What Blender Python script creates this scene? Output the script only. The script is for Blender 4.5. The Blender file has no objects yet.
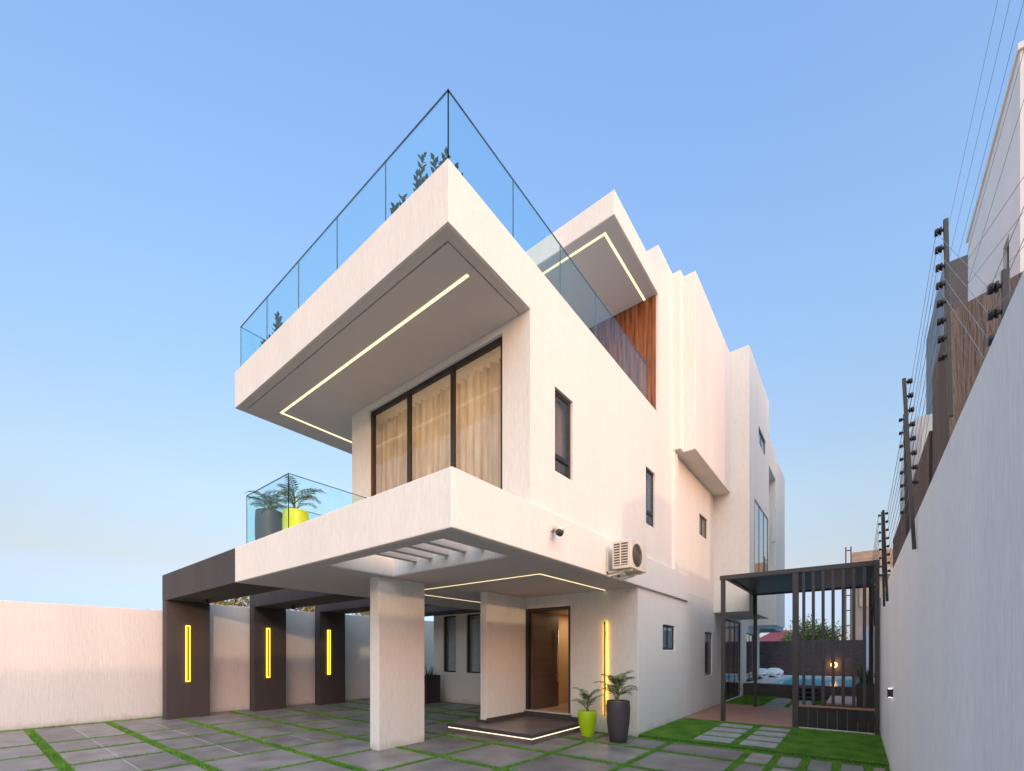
import bpy, bmesh, math, random
import numpy as np
from mathutils import Vector, Matrix
R = math.radians
S = bpy.context.scene
C = S.collection

# ------------------------------------------------------------------ camera
cd = bpy.data.cameras.new('camera')
cam = bpy.data.objects.new('camera', cd)
C.objects.link(cam)
S.camera = cam
cam.location = (0, 0, 1.5)
cam.rotation_euler = (R(90), 0, R(38.305))
cd.sensor_width = 36
cd.lens = 437.995 / 1024 * 36
cd.shift_x = (512 - 509.85) / 1024
cd.shift_y = (653.44 - 385.5) / 1024
cd.clip_start = 0.05
cd.clip_end = 2000

# ------------------------------------------------------------------ light
SUN_EL, SUN_AZ = 5.3, 115.0            # azimuth clockwise from +Y
W = bpy.data.worlds.new('World')
S.world = W
W.use_nodes = True
nt = W.node_tree
bg = nt.nodes['Background']
sky = nt.nodes.new('ShaderNodeTexSky')
sky.sky_type = 'NISHITA'
sky.sun_disc = False
sky.sun_elevation = R(SUN_EL)
sky.sun_rotation = R(SUN_AZ)
sky.air_density = 1.0
sky.dust_density = 0.5
sky.ozone_density = 3.0
tc = nt.nodes.new('ShaderNodeTexCoord')
sx = nt.nodes.new('ShaderNodeSeparateXYZ')
rp = nt.nodes.new('ShaderNodeValToRGB')
el = rp.color_ramp.elements
SKYG = [(0.0, (.36, .36, .66)), (0.05, (.35, .355, .58)), (0.17, (.74, .42, .335)), (0.30, (1.00, .60, .45)),
        (0.57, (1.18, .84, .72)), (0.77, (1.28, .95, .88)), (1.0, (1.4, 1.1, 1.0))]
el[0].position = 0
el[0].color = tuple(v * .5 for v in SKYG[0][1]) + (1,)
el[1].position = 1
el[1].color = tuple(v * .5 for v in SKYG[-1][1]) + (1,)
for p, c in SKYG[1:-1]:
    e = el.new(p)
    e.color = tuple(v * .5 for v in c) + (1,)
mx = nt.nodes.new('ShaderNodeVectorMath')
mx.operation = 'MULTIPLY'
sc = nt.nodes.new('ShaderNodeVectorMath')
sc.operation = 'SCALE'
sc.inputs['Scale'].default_value = 4.0
L = nt.links.new
L(tc.outputs['Generated'], sx.inputs[0])
L(sx.outputs['Z'], rp.inputs[0])
L(sky.outputs[0], mx.inputs[0])
L(rp.outputs[0], mx.inputs[1])
L(mx.outputs[0], sc.inputs[0])
# added warm glow in the unseen sky behind the camera, to brighten walls
dt = nt.nodes.new('ShaderNodeVectorMath')
dt.operation = 'DOT_PRODUCT'
dt.inputs[1].default_value = (math.sin(R(148)), math.cos(R(148)), .35)
L(tc.outputs['Generated'], dt.inputs[0])
gw = nt.nodes.new('ShaderNodeMapRange')
gw.interpolation_type = 'SMOOTHSTEP'
gw.inputs['From Min'].default_value = .0
gw.inputs['From Max'].default_value = .9
L(dt.outputs['Value'], gw.inputs[0])
gm = nt.nodes.new('ShaderNodeMix')
gm.data_type = 'RGBA'
gm.inputs[6].default_value = (1, 1, 1, 1)
gr = nt.nodes.new('ShaderNodeValToRGB')
GLOWG = [(0.0, (.34, .30, .22)), (0.12, (.75, .62, .45)), (0.32, (3.2, 2.3, 1.62)), (0.7, (6.2, 4.3, 2.95)), (1.0, (5.8, 4.2, 2.95))]
ge = gr.color_ramp.elements
ge[0].position = 0; ge[0].color = tuple(v * .1 for v in GLOWG[0][1]) + (1,)
ge[1].position = 1; ge[1].color = tuple(v * .1 for v in GLOWG[-1][1]) + (1,)
for p, c in GLOWG[1:-1]:
    e = ge.new(p)
    e.color = tuple(v * .1 for v in c) + (1,)
g10 = nt.nodes.new('ShaderNodeVectorMath')
g10.operation = 'SCALE'
g10.inputs['Scale'].default_value = 10.0
L(sx.outputs['Z'], gr.inputs[0])
L(gr.outputs[0], g10.inputs[0])
L(g10.outputs[0], gm.inputs[7])
L(gw.outputs[0], gm.inputs[0])
g2 = nt.nodes.new('ShaderNodeVectorMath')
g2.operation = 'MULTIPLY'
L(sc.outputs[0], g2.inputs[0])
L(gm.outputs[2], g2.inputs[1])
# a little brighter towards the right of the view
ax = nt.nodes.new('ShaderNodeMapRange')
ax.inputs['From Min'].default_value = -1.0
ax.inputs['From Max'].default_value = .15
ax.inputs['To Min'].default_value = 1.0
ax.inputs['To Max'].default_value = 1.42
L(sx.outputs['X'], ax.inputs[0])
g3 = nt.nodes.new('ShaderNodeVectorMath')
g3.operation = 'SCALE'
L(g2.outputs[0], g3.inputs[0])
L(ax.outputs[0], g3.inputs['Scale'])
L(g3.outputs[0], bg.inputs[0])
bg.inputs[1].default_value = 0.12

sd = bpy.data.lights.new('sun', 'SUN')
sun = bpy.data.objects.new('sun', sd)
C.objects.link(sun)
sd.energy = 0.29
sd.color = (1.0, .64, .36)
sd.angle = R(1.2)
a, e_ = R(SUN_AZ), R(SUN_EL)
dirv = Vector((math.sin(a) * math.cos(e_), math.cos(a) * math.cos(e_), math.sin(e_)))
sun.rotation_euler = dirv.to_track_quat('Z', 'Y').to_euler()

S.view_settings.view_transform = 'Standard'
S.view_settings.look = 'None'
S.view_settings.exposure = 1.60
S.view_settings.gamma = 1
S.view_settings.use_curve_mapping = False
S.cycles.max_bounces = 8
S.cycles.transparent_max_bounces = 24
S.cycles.sample_clamp_indirect = 4

rnd = random.Random(7)

# ------------------------------------------------------------------ materials
def mat(name, col, rough=.6, metal=0, spec=.5, noise=None, bump=None, streak=False):
    m = bpy.data.materials.new(name)
    m.use_nodes = True
    n = m.node_tree
    b = n.nodes['Principled BSDF']
    b.inputs['Roughness'].default_value = rough
    b.inputs['Metallic'].default_value = metal
    b.inputs['Specular IOR Level'].default_value = spec
    b.inputs['Base Color'].default_value = (*col, 1)
    t = n.nodes.new('ShaderNodeTexCoord')
    if noise:
        s, amt = noise
        mp = n.nodes.new('ShaderNodeMapping')
        if streak:
            mp.inputs['Scale'].default_value = (1, 1, .12)
        nz = n.nodes.new('ShaderNodeTexNoise')
        nz.inputs['Scale'].default_value = s
        nz.inputs['Detail'].default_value = 6
        cr = n.nodes.new('ShaderNodeValToRGB')
        cr.color_ramp.elements[0].position = .3
        cr.color_ramp.elements[1].position = .7
        cr.color_ramp.elements[0].color = (*[c * (1 - amt) for c in col], 1)
        cr.color_ramp.elements[1].color = (*[min(1, c * (1 + amt)) for c in col], 1)
        n.links.new(t.outputs['Object'], mp.inputs[0])
        n.links.new(mp.outputs[0], nz.inputs['Vector'])
        n.links.new(nz.outputs['Fac'], cr.inputs[0])
        n.links.new(cr.outputs[0], b.inputs['Base Color'])
    if bump:
        s, d, st = bump
        mp = n.nodes.new('ShaderNodeMapping')
        if streak:
            mp.inputs['Scale'].default_value = (1, 1, .10)
        nz = n.nodes.new('ShaderNodeTexNoise')
        nz.inputs['Scale'].default_value = s
        nz.inputs['Detail'].default_value = 5
        nz.inputs['Roughness'].default_value = .7
        bp = n.nodes.new('ShaderNodeBump')
        bp.inputs['Distance'].default_value = d
        bp.inputs['Strength'].default_value = st
        n.links.new(t.outputs['Object'], mp.inputs[0])
        n.links.new(mp.outputs[0], nz.inputs['Vector'])
        n.links.new(nz.outputs['Fac'], bp.inputs['Height'])
        n.links.new(bp.outputs[0], b.inputs['Normal'])
    return m

def grain(m, scale, amt, zs=.12):
    """fine vertical drag marks of the trowelled render, and faint rain streaks"""
    n = m.node_tree
    b = n.nodes['Principled BSDF']
    src = b.inputs['Base Color'].links[0].from_socket
    t = n.nodes.new('ShaderNodeTexCoord')
    cur = src
    for sc_, am, z_ in ((scale, amt, zs), (scale * .3, amt * .22, .05)):
        mp = n.nodes.new('ShaderNodeMapping')
        mp.inputs['Scale'].default_value = (1, 1, z_)
        nz = n.nodes.new('ShaderNodeTexNoise')
        nz.inputs['Scale'].default_value = sc_
        nz.inputs['Detail'].default_value = 4
        nz.inputs['Roughness'].default_value = .75
        r_ = n.nodes.new('ShaderNodeMapRange')
        r_.inputs['From Min'].default_value = .3
        r_.inputs['From Max'].default_value = .7
        r_.inputs['To Min'].default_value = 1 - am
        r_.inputs['To Max'].default_value = 1 + am * .5
        v = n.nodes.new('ShaderNodeVectorMath')
        v.operation = 'SCALE'
        n.links.new(t.outputs['Object'], mp.inputs[0])
        n.links.new(mp.outputs[0], nz.inputs['Vector'])
        n.links.new(nz.outputs['Fac'], r_.inputs[0])
        n.links.new(cur, v.inputs[0])
        n.links.new(r_.outputs[0], v.inputs['Scale'])
        cur = v.outputs[0]
    n.links.new(cur, b.inputs['Base Color'])

def splash(m, h=.22):
    """irregular brown splash marks and scuffs along the foot of a wall"""
    n = m.node_tree
    b = n.nodes['Principled BSDF']
    src = b.inputs['Base Color'].links[0].from_socket
    t = n.nodes.new('ShaderNodeTexCoord')
    sp_ = n.nodes.new('ShaderNodeSeparateXYZ')
    z = n.nodes.new('ShaderNodeMapRange')
    z.inputs['From Min'].default_value = 0
    z.inputs['From Max'].default_value = h
    z.inputs['To Min'].default_value = .62
    z.inputs['To Max'].default_value = .0
    nz = n.nodes.new('ShaderNodeTexNoise')
    nz.inputs['Scale'].default_value = 3.5
    nz.inputs['Detail'].default_value = 8
    nz.inputs['Roughness'].default_value = .7
    ad = n.nodes.new('ShaderNodeMath')
    ad.operation = 'MULTIPLY_ADD'
    ad.inputs[1].default_value = 1.0
    st = n.nodes.new('ShaderNodeMapRange')
    st.inputs['From Min'].default_value = .78
    st.inputs['From Max'].default_value = 1.15
    st.inputs['To Max'].default_value = .4
    mx_ = n.nodes.new('ShaderNodeMix')
    mx_.data_type = 'RGBA'
    mx_.inputs[7].default_value = (.30, .25, .19, 1)
    k = n.links.new
    k(t.outputs['Object'], sp_.inputs[0])
    k(t.outputs['Object'], nz.inputs['Vector'])
    k(sp_.outputs['Z'], z.inputs[0])
    k(nz.outputs['Fac'], ad.inputs[0])
    k(z.outputs[0], ad.inputs[2])
    k(ad.outputs[0], st.inputs[0])
    k(st.outputs[0], mx_.inputs[0])
    k(src, mx_.inputs[6])
    k(mx_.outputs[2], b.inputs['Base Color'])

def emit(name, col, s):
    m = bpy.data.materials.new(name)
    m.use_nodes = True
    n = m.node_tree
    n.nodes.clear()
    e = n.nodes.new('ShaderNodeEmission')
    e.inputs[0].default_value = (*col, 1)
    e.inputs[1].default_value = s
    o = n.nodes.new('ShaderNodeOutputMaterial')
    n.links.new(e.outputs[0], o.inputs[0])
    return m

def glass(name, tint, base=.04, rough=.0, boost=1.0):
    """thin glazing: tinted transparency with a fresnel mirror on top"""
    m = bpy.data.materials.new(name)
    m.use_nodes = True
    n = m.node_tree
    n.nodes.clear()
    tr = n.nodes.new('ShaderNodeBsdfTransparent')
    tr.inputs[0].default_value = (*tint, 1)
    gl = n.nodes.new('ShaderNodeBsdfGlossy')
    gl.inputs['Roughness'].default_value = rough
    lw_ = n.nodes.new('ShaderNodeLayerWeight')
    lw_.inputs[0].default_value = .5
    fr = n.nodes.new('ShaderNodeMath')
    fr.operation = 'POWER'
    fr.inputs[1].default_value = 4.0
    n.links.new(lw_.outputs['Facing'], fr.inputs[0])
    ml = n.nodes.new('ShaderNodeMath')
    ml.operation = 'MULTIPLY_ADD'
    ml.inputs[1].default_value = boost
    ml.inputs[2].default_value = base
    ml.use_clamp = True
    mxs = n.nodes.new('ShaderNodeMixShader')
    o = n.nodes.new('ShaderNodeOutputMaterial')
    n.links.new(fr.outputs[0], ml.inputs[0])
    n.links.new(ml.outputs[0], mxs.inputs[0])
    n.links.new(tr.outputs[0], mxs.inputs[1])
    n.links.new(gl.outputs[0], mxs.inputs[2])
    n.links.new(mxs.outputs[0], o.inputs[0])
    return m

M = {}
M['stucco'] = mat('white_stucco', (.785, .75, .69), .85, noise=(1.3, .035), bump=(38, .006, .55), streak=True)
M['coolpaint'] = mat('cool_wall_paint', (.84, .88, .93), .85, noise=(1.1, .05), bump=(30, .010, .8), streak=True)  # same white as the other walls, with the blue of shade mixed in
M['wallpaint'] = mat('boundary_wall_paint', (.70, .685, .65), .85, noise=(1.1, .05), bump=(30, .010, .8), streak=True)
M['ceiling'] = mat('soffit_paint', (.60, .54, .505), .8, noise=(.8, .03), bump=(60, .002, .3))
M['charcoal'] = mat('charcoal_stucco', (.062, .052, .053), .8, noise=(1.5, .15), bump=(38, .005, .5), streak=True)
M['black'] = mat('black_metal', (.022, .020, .021), .42, noise=(4, .2))
M['brownmetal'] = mat('dark_brown_metal', (.050, .042, .042), .45, noise=(3, .15), bump=(80, .001, .3))
M['tile'] = mat('porcelain_paver', (.20, .178, .168), .42, noise=(2.4, .32), bump=(25, .0015, .4))
M['platform'] = mat('platform_tile', (.15, .118, .102), .3, noise=(2.2, .25), bump=(20, .001, .3))
M['turf'] = mat('turf_backing', (.05, .13, .015), .95, noise=(30, .4), bump=(150, .01, .8))
M['blade'] = mat('grass_blade', (.13, .38, .025), .75, noise=(3, .25))
_n = M['blade'].node_tree
_r = [q for q in _n.nodes if q.type == 'VALTORGB'][0].color_ramp
_r.elements[0].color = (.055, .19, .014, 1)
_r.elements[1].color = (.18, .36, .035, 1)
M['stone'] = mat('stepping_stone', (.27, .27, .26), .7, noise=(5, .15), bump=(50, .003, .5))
M['deck'] = mat('composite_deck', (.33, .165, .11), .6, noise=(3, .12), bump=(60, .002, .4))
M['soil'] = mat('soil', (.06, .04, .03), .95, noise=(30, .4), bump=(40, .02, .8))
M['pebble'] = mat('white_pebbles', (.55, .52, .50), .8, noise=(60, .4), bump=(60, .02, .9))
M['earth'] = mat('dry_earth', (.26, .20, .14), .95, noise=(.4, .25), bump=(8, .03, .6))
M['lime'] = mat('lime_glaze', (.42, .62, .01), .22, noise=(2, .04))
M['yellow'] = mat('yellow_glaze', (.85, .72, .01), .25, noise=(2, .04))
M['darkpot'] = mat('dark_pot', (.055, .045, .05), .45, noise=(3, .15))
M['leaf'] = mat('palm_leaf', (.075, .13, .035), .5, noise=(6, .35))
M['leafdark'] = mat('succulent_leaf', (.045, .085, .04), .55, noise=(8, .3))
M['stem'] = mat('palm_stem', (.20, .19, .07), .6, noise=(20, .3))
M['bark'] = mat('bark', (.12, .085, .055), .9, noise=(9, .3), bump=(20, .03, .8))
M['treeleaf'] = mat('tree_leaf', (.15, .19, .045), .6, noise=(2, .4))
M['treegold'] = mat('yellowing_leaf', (.24, .19, .05), .6, noise=(2, .4))  # orange evening light on the leaves put into their colour
M['concrete'] = mat('grey_concrete', (.30, .29, .285), .85, noise=(.9, .15), bump=(10, .01, .5))
M['roughbrown'] = mat('rough_brown_render', (.125, .10, .087), .95, noise=(2.5, .2), bump=(7, .10, 1.0), streak=True)
M['darkbuild'] = mat('dark_grey_render', (.085, .083, .09), .9, noise=(1, .15), bump=(20, .01, .4))
M['bluebuild'] = mat('grey_blue_render', (.22, .25, .30), .9, noise=(1, .1), bump=(20, .01, .4))
M['whitebuild'] = mat('white_render', (.70, .68, .67), .85, noise=(.8, .05), bump=(25, .006, .4))
M['shutter'] = mat('beige_shutter', (.42, .36, .26), .7, noise=(3, .1))
M['redroof'] = mat('red_roof_sheet', (.17, .035, .04), .55, noise=(2, .15))
M['acwhite'] = mat('aged_white_enamel', (.68, .62, .52), .45, noise=(5, .06))
M['acgrille'] = mat('grey_grille', (.10, .09, .08), .5)
M['steel'] = mat('brushed_steel', (.75, .73, .70), .5, metal=1, noise=(30, .1))
def translucent(m, col, f=.5):
    n = m.node_tree
    b = n.nodes['Principled BSDF']
    o = [q for q in n.nodes if q.type == 'OUTPUT_MATERIAL'][0]
    t = n.nodes.new('ShaderNodeBsdfTranslucent')
    t.inputs[0].default_value = (*col, 1)
    x = n.nodes.new('ShaderNodeMixShader')
    x.inputs[0].default_value = f
    n.links.new(b.outputs[0], x.inputs[1])
    n.links.new(t.outputs[0], x.inputs[2])
    n.links.new(x.outputs[0], o.inputs[0])
M['curtain'] = mat('beige_curtain', (.74, .66, .54), .9, noise=(16, .30), bump=(120, .001, .3), streak=True)  # vertical tone streaks paint in the shade between the folds
translucent(M['curtain'], (.85, .74, .58), .3)
M['blind'] = mat('grey_net_curtain', (.50, .47, .43), .9, noise=(5, .1))
M['paleblind'] = mat('pale_curtain', (.62, .66, .68), .9, noise=(5, .06))
M['doorwood'] = mat('dark_door', (.10, .068, .048), .42, noise=(3, .15), bump=(40, .001, .3))
M['interior'] = mat('interior_paint', (.60, .42, .25), .8, noise=(1, .05))
M['interiorfloor'] = mat('interior_floor', (.50, .38, .26), .3, noise=(1.5, .12))
M['coping'] = mat('pale_coping', (.55, .54, .52), .6, noise=(5, .08))
M['lounge'] = mat('pink_lounge_deck', (.52, .33, .28), .6, noise=(4, .08))
M['cushion'] = mat('white_cushion', (.80, .80, .80), .9, bump=(30, .006, .5))
M['insulator'] = mat('black_insulator', (.015, .014, .014), .5)
M['wire'] = mat('fence_wire', (.30, .30, .31), .5, metal=.6)
M['powerwire'] = mat('power_cable', (.12, .12, .14), .6)
M['led_warm'] = emit('warm_led', (1.0, .78, .42), .62)
M['led_cool'] = emit('soffit_led', (1.0, .80, .45), .5)
M['led_yellow'] = emit('yellow_led', (1.0, .66, .03), .95)
M['led_halo'] = emit('halo_led', (1.0, .50, .008), 9)
M['led_step'] = emit('step_led', (1.0, .80, .56), .62)
M['led_white'] = emit('white_led', (1.0, .93, .9), 3)
M['led_fire'] = emit('amber_lamp', (1.0, .5, .15), 2)
M['rail'] = mat('handrail_metal', (.10, .14, .18), .35, metal=.3)
M['balglass'] = glass('balustrade_glass', (.885, .985, .992), .01, boost=.5)
M['winglass'] = glass('window_glass', (.95, .95, .95), .03, boost=1.0)
M['skyglass'] = glass('sky_reflecting_glass', (.9, .9, .9), .42, boost=.6)
M['darkglass'] = glass('tinted_window_glass', (.75, .75, .78), .05, boost=1.1)

grain(M['stucco'], 62, .115)
grain(M['wallpaint'], 55, .10)
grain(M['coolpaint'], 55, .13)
grain(M['charcoal'], 60, .2)
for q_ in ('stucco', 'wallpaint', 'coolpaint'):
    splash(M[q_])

def wood_mat():
    m = bpy.data.materials.new('stained_wood_cladding')
    m.use_nodes = True
    n = m.node_tree
    b = n.nodes['Principled BSDF']
    t = n.nodes.new('ShaderNodeTexCoord')
    mp = n.nodes.new('ShaderNodeMapping')
    mp.inputs['Scale'].default_value = (9, 9, .55)
    nz = n.nodes.new('ShaderNodeTexNoise')
    nz.inputs['Scale'].default_value = 2.2
    nz.inputs['Detail'].default_value = 7
    cr = n.nodes.new('ShaderNodeValToRGB')
    cr.color_ramp.elements[0].position = .32
    cr.color_ramp.elements[0].color = (.085, .022, .008, 1)
    cr.color_ramp.elements[1].position = .68
    cr.color_ramp.elements[1].color = (.42, .14, .045, 1)
    L2 = n.links.new
    L2(t.outputs['Object'], mp.inputs[0])
    L2(mp.outputs[0], nz.inputs['Vector'])
    L2(nz.outputs['Fac'], cr.inputs[0])
    L2(cr.outputs[0], b.inputs['Base Color'])
    b.inputs['Roughness'].default_value = .45
    return m
M['wood'] = wood_mat()

def brick_mat(name, c1, c2, mortar, sx_, axis='XZ', bw=.5, rh=.25):
    m = bpy.data.materials.new(name)
    m.use_nodes = True
    n = m.node_tree
    b = n.nodes['Principled BSDF']
    t = n.nodes.new('ShaderNodeTexCoord')
    s = n.nodes.new('ShaderNodeSeparateXYZ')
    cb = n.nodes.new('ShaderNodeCombineXYZ')
    br = n.nodes.new('ShaderNodeTexBrick')
    br.inputs['Scale'].default_value = sx_
    br.inputs['Color1'].default_value = (*c1, 1)
    br.inputs['Color2'].default_value = (*c2, 1)
    br.inputs['Mortar'].default_value = (*mortar, 1)
    br.inputs['Mortar Size'].default_value = .012
    br.inputs['Brick Width'].default_value = bw
    br.inputs['Row Height'].default_value = rh
    L2 = n.links.new
    L2(t.outputs['Object'], s.inputs[0])
    L2(s.outputs[0 if axis[0] == 'X' else 1], cb.inputs[0])
    L2(s.outputs[2], cb.inputs[1])
    L2(cb.outputs[0], br.inputs['Vector'])
    L2(br.outputs['Color'], b.inputs['Base Color'])
    b.inputs['Roughness'].default_value = .7
    return m
M['darkbrick'] = brick_mat('dark_stone_tiles', (.05, .035, .035), (.10, .07, .065), (.16, .12, .11), 4.0)
M['pooltile'] = brick_mat('brown_pool_tiles', (.085, .06, .052), (.11, .08, .07), (.05, .04, .04), 3.0)
M['redbrick'] = brick_mat('red_brick', (.42, .27, .19), (.56, .42, .30), (.40, .33, .28), 2.2)

def water_mat():
    m = bpy.data.materials.new('pool_water')
    m.use_nodes = True
    n = m.node_tree
    b = n.nodes['Principled BSDF']
    b.inputs['Base Color'].default_value = (.08, .60, .78, 1)
    b.inputs['Roughness'].default_value = .12
    b.inputs['Specular IOR Level'].default_value = .3
    nz = n.nodes.new('ShaderNodeTexNoise')
    nz.inputs['Scale'].default_value = 5
    bp = n.nodes.new('ShaderNodeBump')
    bp.inputs['Distance'].default_value = .03
    bp.inputs['Strength'].default_value = .5
    n.links.new(nz.outputs['Fac'], bp.inputs['Height'])
    n.links.new(bp.outputs[0], b.inputs['Normal'])
    return m
M['water'] = water_mat()

# ------------------------------------------------------------------ mesh helpers
class MB:
    def __init__(s):
        s.v, s.f = [], []
    def box(s, x0, x1, y0, y1, z0, z1):
        x0, x1 = sorted((x0, x1)); y0, y1 = sorted((y0, y1)); z0, z1 = sorted((z0, z1))
        b = len(s.v)
        s.v += [(x0, y0, z0), (x1, y0, z0), (x1, y1, z0), (x0, y1, z0), (x0, y0, z1), (x1, y0, z1), (x1, y1, z1), (x0, y1, z1)]
        s.f += [tuple(b + i for i in q) for q in ((3, 2, 1, 0), (4, 5, 6, 7), (0, 1, 5, 4), (1, 2, 6, 5), (2, 3, 7, 6), (3, 0, 4, 7))]
        return s
    def obox(s, c, ax, ay, az):
        """box round centre c with half-axis vectors"""
        c, ax, ay, az = map(Vector, (c, ax, ay, az))
        b = len(s.v)
        for k in (-1, 1):
            for i, j in ((-1, -1), (1, -1), (1, 1), (-1, 1)):
                s.v.append(tuple(c + ax * i + ay * j + az * k))
        s.f += [tuple(b + i for i in q) for q in ((3, 2, 1, 0), (4, 5, 6, 7), (0, 1, 5, 4), (1, 2, 6, 5), (2, 3, 7, 6), (3, 0, 4, 7))]
        return s
    def tube(s, pts, r, n=8, caps=True):
        pts = [Vector(p) for p in pts]
        rr = r if isinstance(r, (list, tuple)) else [r] * len(pts)
        b = len(s.v)
        for i, p in enumerate(pts):
            d = (pts[min(i + 1, len(pts) - 1)] - pts[max(i - 1, 0)]).normalized()
            u = d.cross(Vector((0, 0, 1)))
            if u.length < .05:
                u = d.cross(Vector((1, 0, 0)))
            u.normalize()
            w = d.cross(u).normalized()
            for k in range(n):
                a_ = 2 * math.pi * k / n
                s.v.append(tuple(p + (u * math.cos(a_) + w * math.sin(a_)) * rr[i]))
        for i in range(len(pts) - 1):
            for k in range(n):
                k2 = (k + 1) % n
                s.f.append((b + i * n + k, b + i * n + k2, b + (i + 1) * n + k2, b + (i + 1) * n + k))
        if caps:
            s.f.append(tuple(b + k for k in range(n))[::-1])
            s.f.append(tuple(b + (len(pts) - 1) * n + k for k in range(n)))
        return s
    def lathe(s, prof, n=32, c=(0, 0)):
        b = len(s.v)
        for r, z in prof:
            for k in range(n):
                a_ = 2 * math.pi * k / n
                s.v.append((c[0] + r * math.cos(a_), c[1] + r * math.sin(a_), z))
        for i in range(len(prof) - 1):
            for k in range(n):
                k2 = (k + 1) % n
                s.f.append((b + i * n + k, b + i * n + k2, b + (i + 1) * n + k2, b + (i + 1) * n + k))
        s.f.append(tuple(b + k for k in range(n))[::-1])
        s.f.append(tuple(b + (len(prof) - 1) * n + k for k in range(n)))
        return s
    def quad(s, *p):
        b = len(s.v)
        s.v += [tuple(q) for q in p]
        s.f.append(tuple(range(b, b + len(p))))
        return s
    def build(s, name, m, parent=None, bevel=0, smooth=False):
        me = bpy.data.meshes.new(name)
        me.from_pydata(s.v, [], s.f)
        me.materials.append(M[m] if isinstance(m, str) else m)
        if smooth:
            me.shade_smooth()
        o = bpy.data.objects.new(name, me)
        C.objects.link(o)
        if parent:
            o.parent = parent
            o.matrix_parent_inverse = Matrix.Translation(parent.matrix_basis.translation).inverted() if parent.type == 'EMPTY' else Matrix()
        if bevel:
            b = o.modifiers.new('bevel', 'BEVEL')
            b.width = bevel
            b.segments = 2
            b.limit_method = 'ANGLE'
        return o

def carve(o, cuts):
    """subtract boxes from a mesh object for good (no helper stays in the scene)"""
    for c in cuts:
        q = MB().box(*c).build('cut', 'stucco')
        md = o.modifiers.new('cut', 'BOOLEAN')
        md.operation = 'DIFFERENCE'
        md.solver = 'EXACT'
        md.object = q
        bpy.context.view_layer.update()
        dg = bpy.context.evaluated_depsgraph_get()
        me = bpy.data.meshes.new_from_object(o.evaluated_get(dg))
        o.modifiers.clear()
        o.data = me
        me.name = o.name
        bpy.data.objects.remove(q)
    return o

def tag(o, label=None, cat=None, group=None, kind=None):
    if label: o['label'] = label
    if cat: o['category'] = cat
    if group: o['group'] = group
    if kind: o['kind'] = kind
    return o

def thing(name, label, cat, loc=(0, 0, 0), group=None):
    o = bpy.data.objects.new(name, None)
    o.empty_display_size = .2
    C.objects.link(o)
    o.location = loc
    return tag(o, label, cat, group)

def copy_tree(o, parent=None):
    c = o.copy()
    C.objects.link(c)
    if parent:
        c.parent = parent
        c.matrix_parent_inverse = o.matrix_parent_inverse.copy()
    for ch in list(o.children):
        copy_tree(ch, c)
    return c

# ================================================================== SETTING
XR = .345            # inner face of right boundary wall
XW = -12.75          # inner face of left boundary wall
tag(MB().box(-600, 600, -300, 900, -.6, -.06).build('ground', 'earth'), kind='structure')

# turf bed under the pavers
tag(MB().box(XW - .2, XR, -9, 17.0, -.06, -.012).build('turf_bed', 'turf'), kind='structure')

XL = [-1.28 - 1.165 * k for k in range(10)][::-1] + [-.90, -.55, -.2, .13]
XL = [XW - .15] + XL[1:] + [XR]
YL = [-8.5 + 0] + [6.74 - 1.17 * k for k in range(12, -1, -1)] + [7.55]
GX, GY = .048, .064
pv = MB()
cells = []
for i in range(len(XL) - 1):
    for j in range(len(YL) - 1):
        cells.append((XL[i] + GX, XL[i + 1] - GX, YL[j] + GY, YL[j + 1] - GY))
YB = [7.6, 8.2, 9.38]
for i in range(len(XL) - 1):
    if XL[i + 1] < -5.9:
        for j in range(2):
            cells.append((XL[i] + GX, XL[i + 1] - GX, YB[j] + GY, YB[j + 1] - GY))
cells2 = []
gt = MB()
for c_ in cells:
    x0, x1, y0, y1 = c_
    if x1 < -6.9 and y1 - y0 > .8 and y1 < 6.8:
        ym = (y0 + y1) / 2
        cells2 += [(x0, x1, y0, ym - .003), (x0, x1, ym + .003, y1)]
        gt.box(x0, x1, ym - .0029, ym + .0029, -.02, -.0015)
    else:
        cells2.append(c_)
tag(gt.build('paving_grout', 'coping'), kind='structure')
for x0, x1, y0, y1 in cells2:
    if x1 - x0 < .08:
        continue
    # bevelled slab
    b = len(pv.v)
    c_ = .006
    h = rnd.uniform(-.0015, .0015)
    pv.v += [(x0, y0, -.03), (x1, y0, -.03), (x1, y1, -.03), (x0, y1, -.03), (x0, y0, h - c_), (x1, y0, h - c_), (x1, y1, h - c_), (x0, y1, h - c_),
             (x0 + c_, y0 + c_, h), (x1 - c_, y0 + c_, h), (x1 - c_, y1 - c_, h), (x0 + c_, y1 - c_, h)]
    for k in range(4):
        k2 = (k + 1) % 4
        pv.f += [(b + k, b + k2, b + 4 + k2, b + 4 + k), (b + 4 + k, b + 4 + k2, b + 8 + k2, b + 8 + k)]
    pv.f.append((b + 8, b + 9, b + 10, b + 11))
# slab material: per-slab tone, mottling and the fine pale joint across each slab
m = M['tile']
n = m.node_tree
b_ = n.nodes['Principled BSDF']
geo = n.nodes.new('ShaderNodeNewGeometry')
base = b_.inputs['Base Color'].links[0].from_socket
hs = n.nodes.new('ShaderNodeHueSaturation')
mr = n.nodes.new('ShaderNodeMapRange')
mr.inputs['To Min'].default_value = .76
mr.inputs['To Max'].default_value = 1.22
n.links.new(geo.outputs['Random Per Island'], mr.inputs[0])
n.links.new(mr.outputs[0], hs.inputs['Value'])
n.links.new(base, hs.inputs['Color'])
n.links.new(hs.outputs[0], b_.inputs['Base Color'])
pvo = tag(pv.build('paving', 'tile'), kind='structure')

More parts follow.
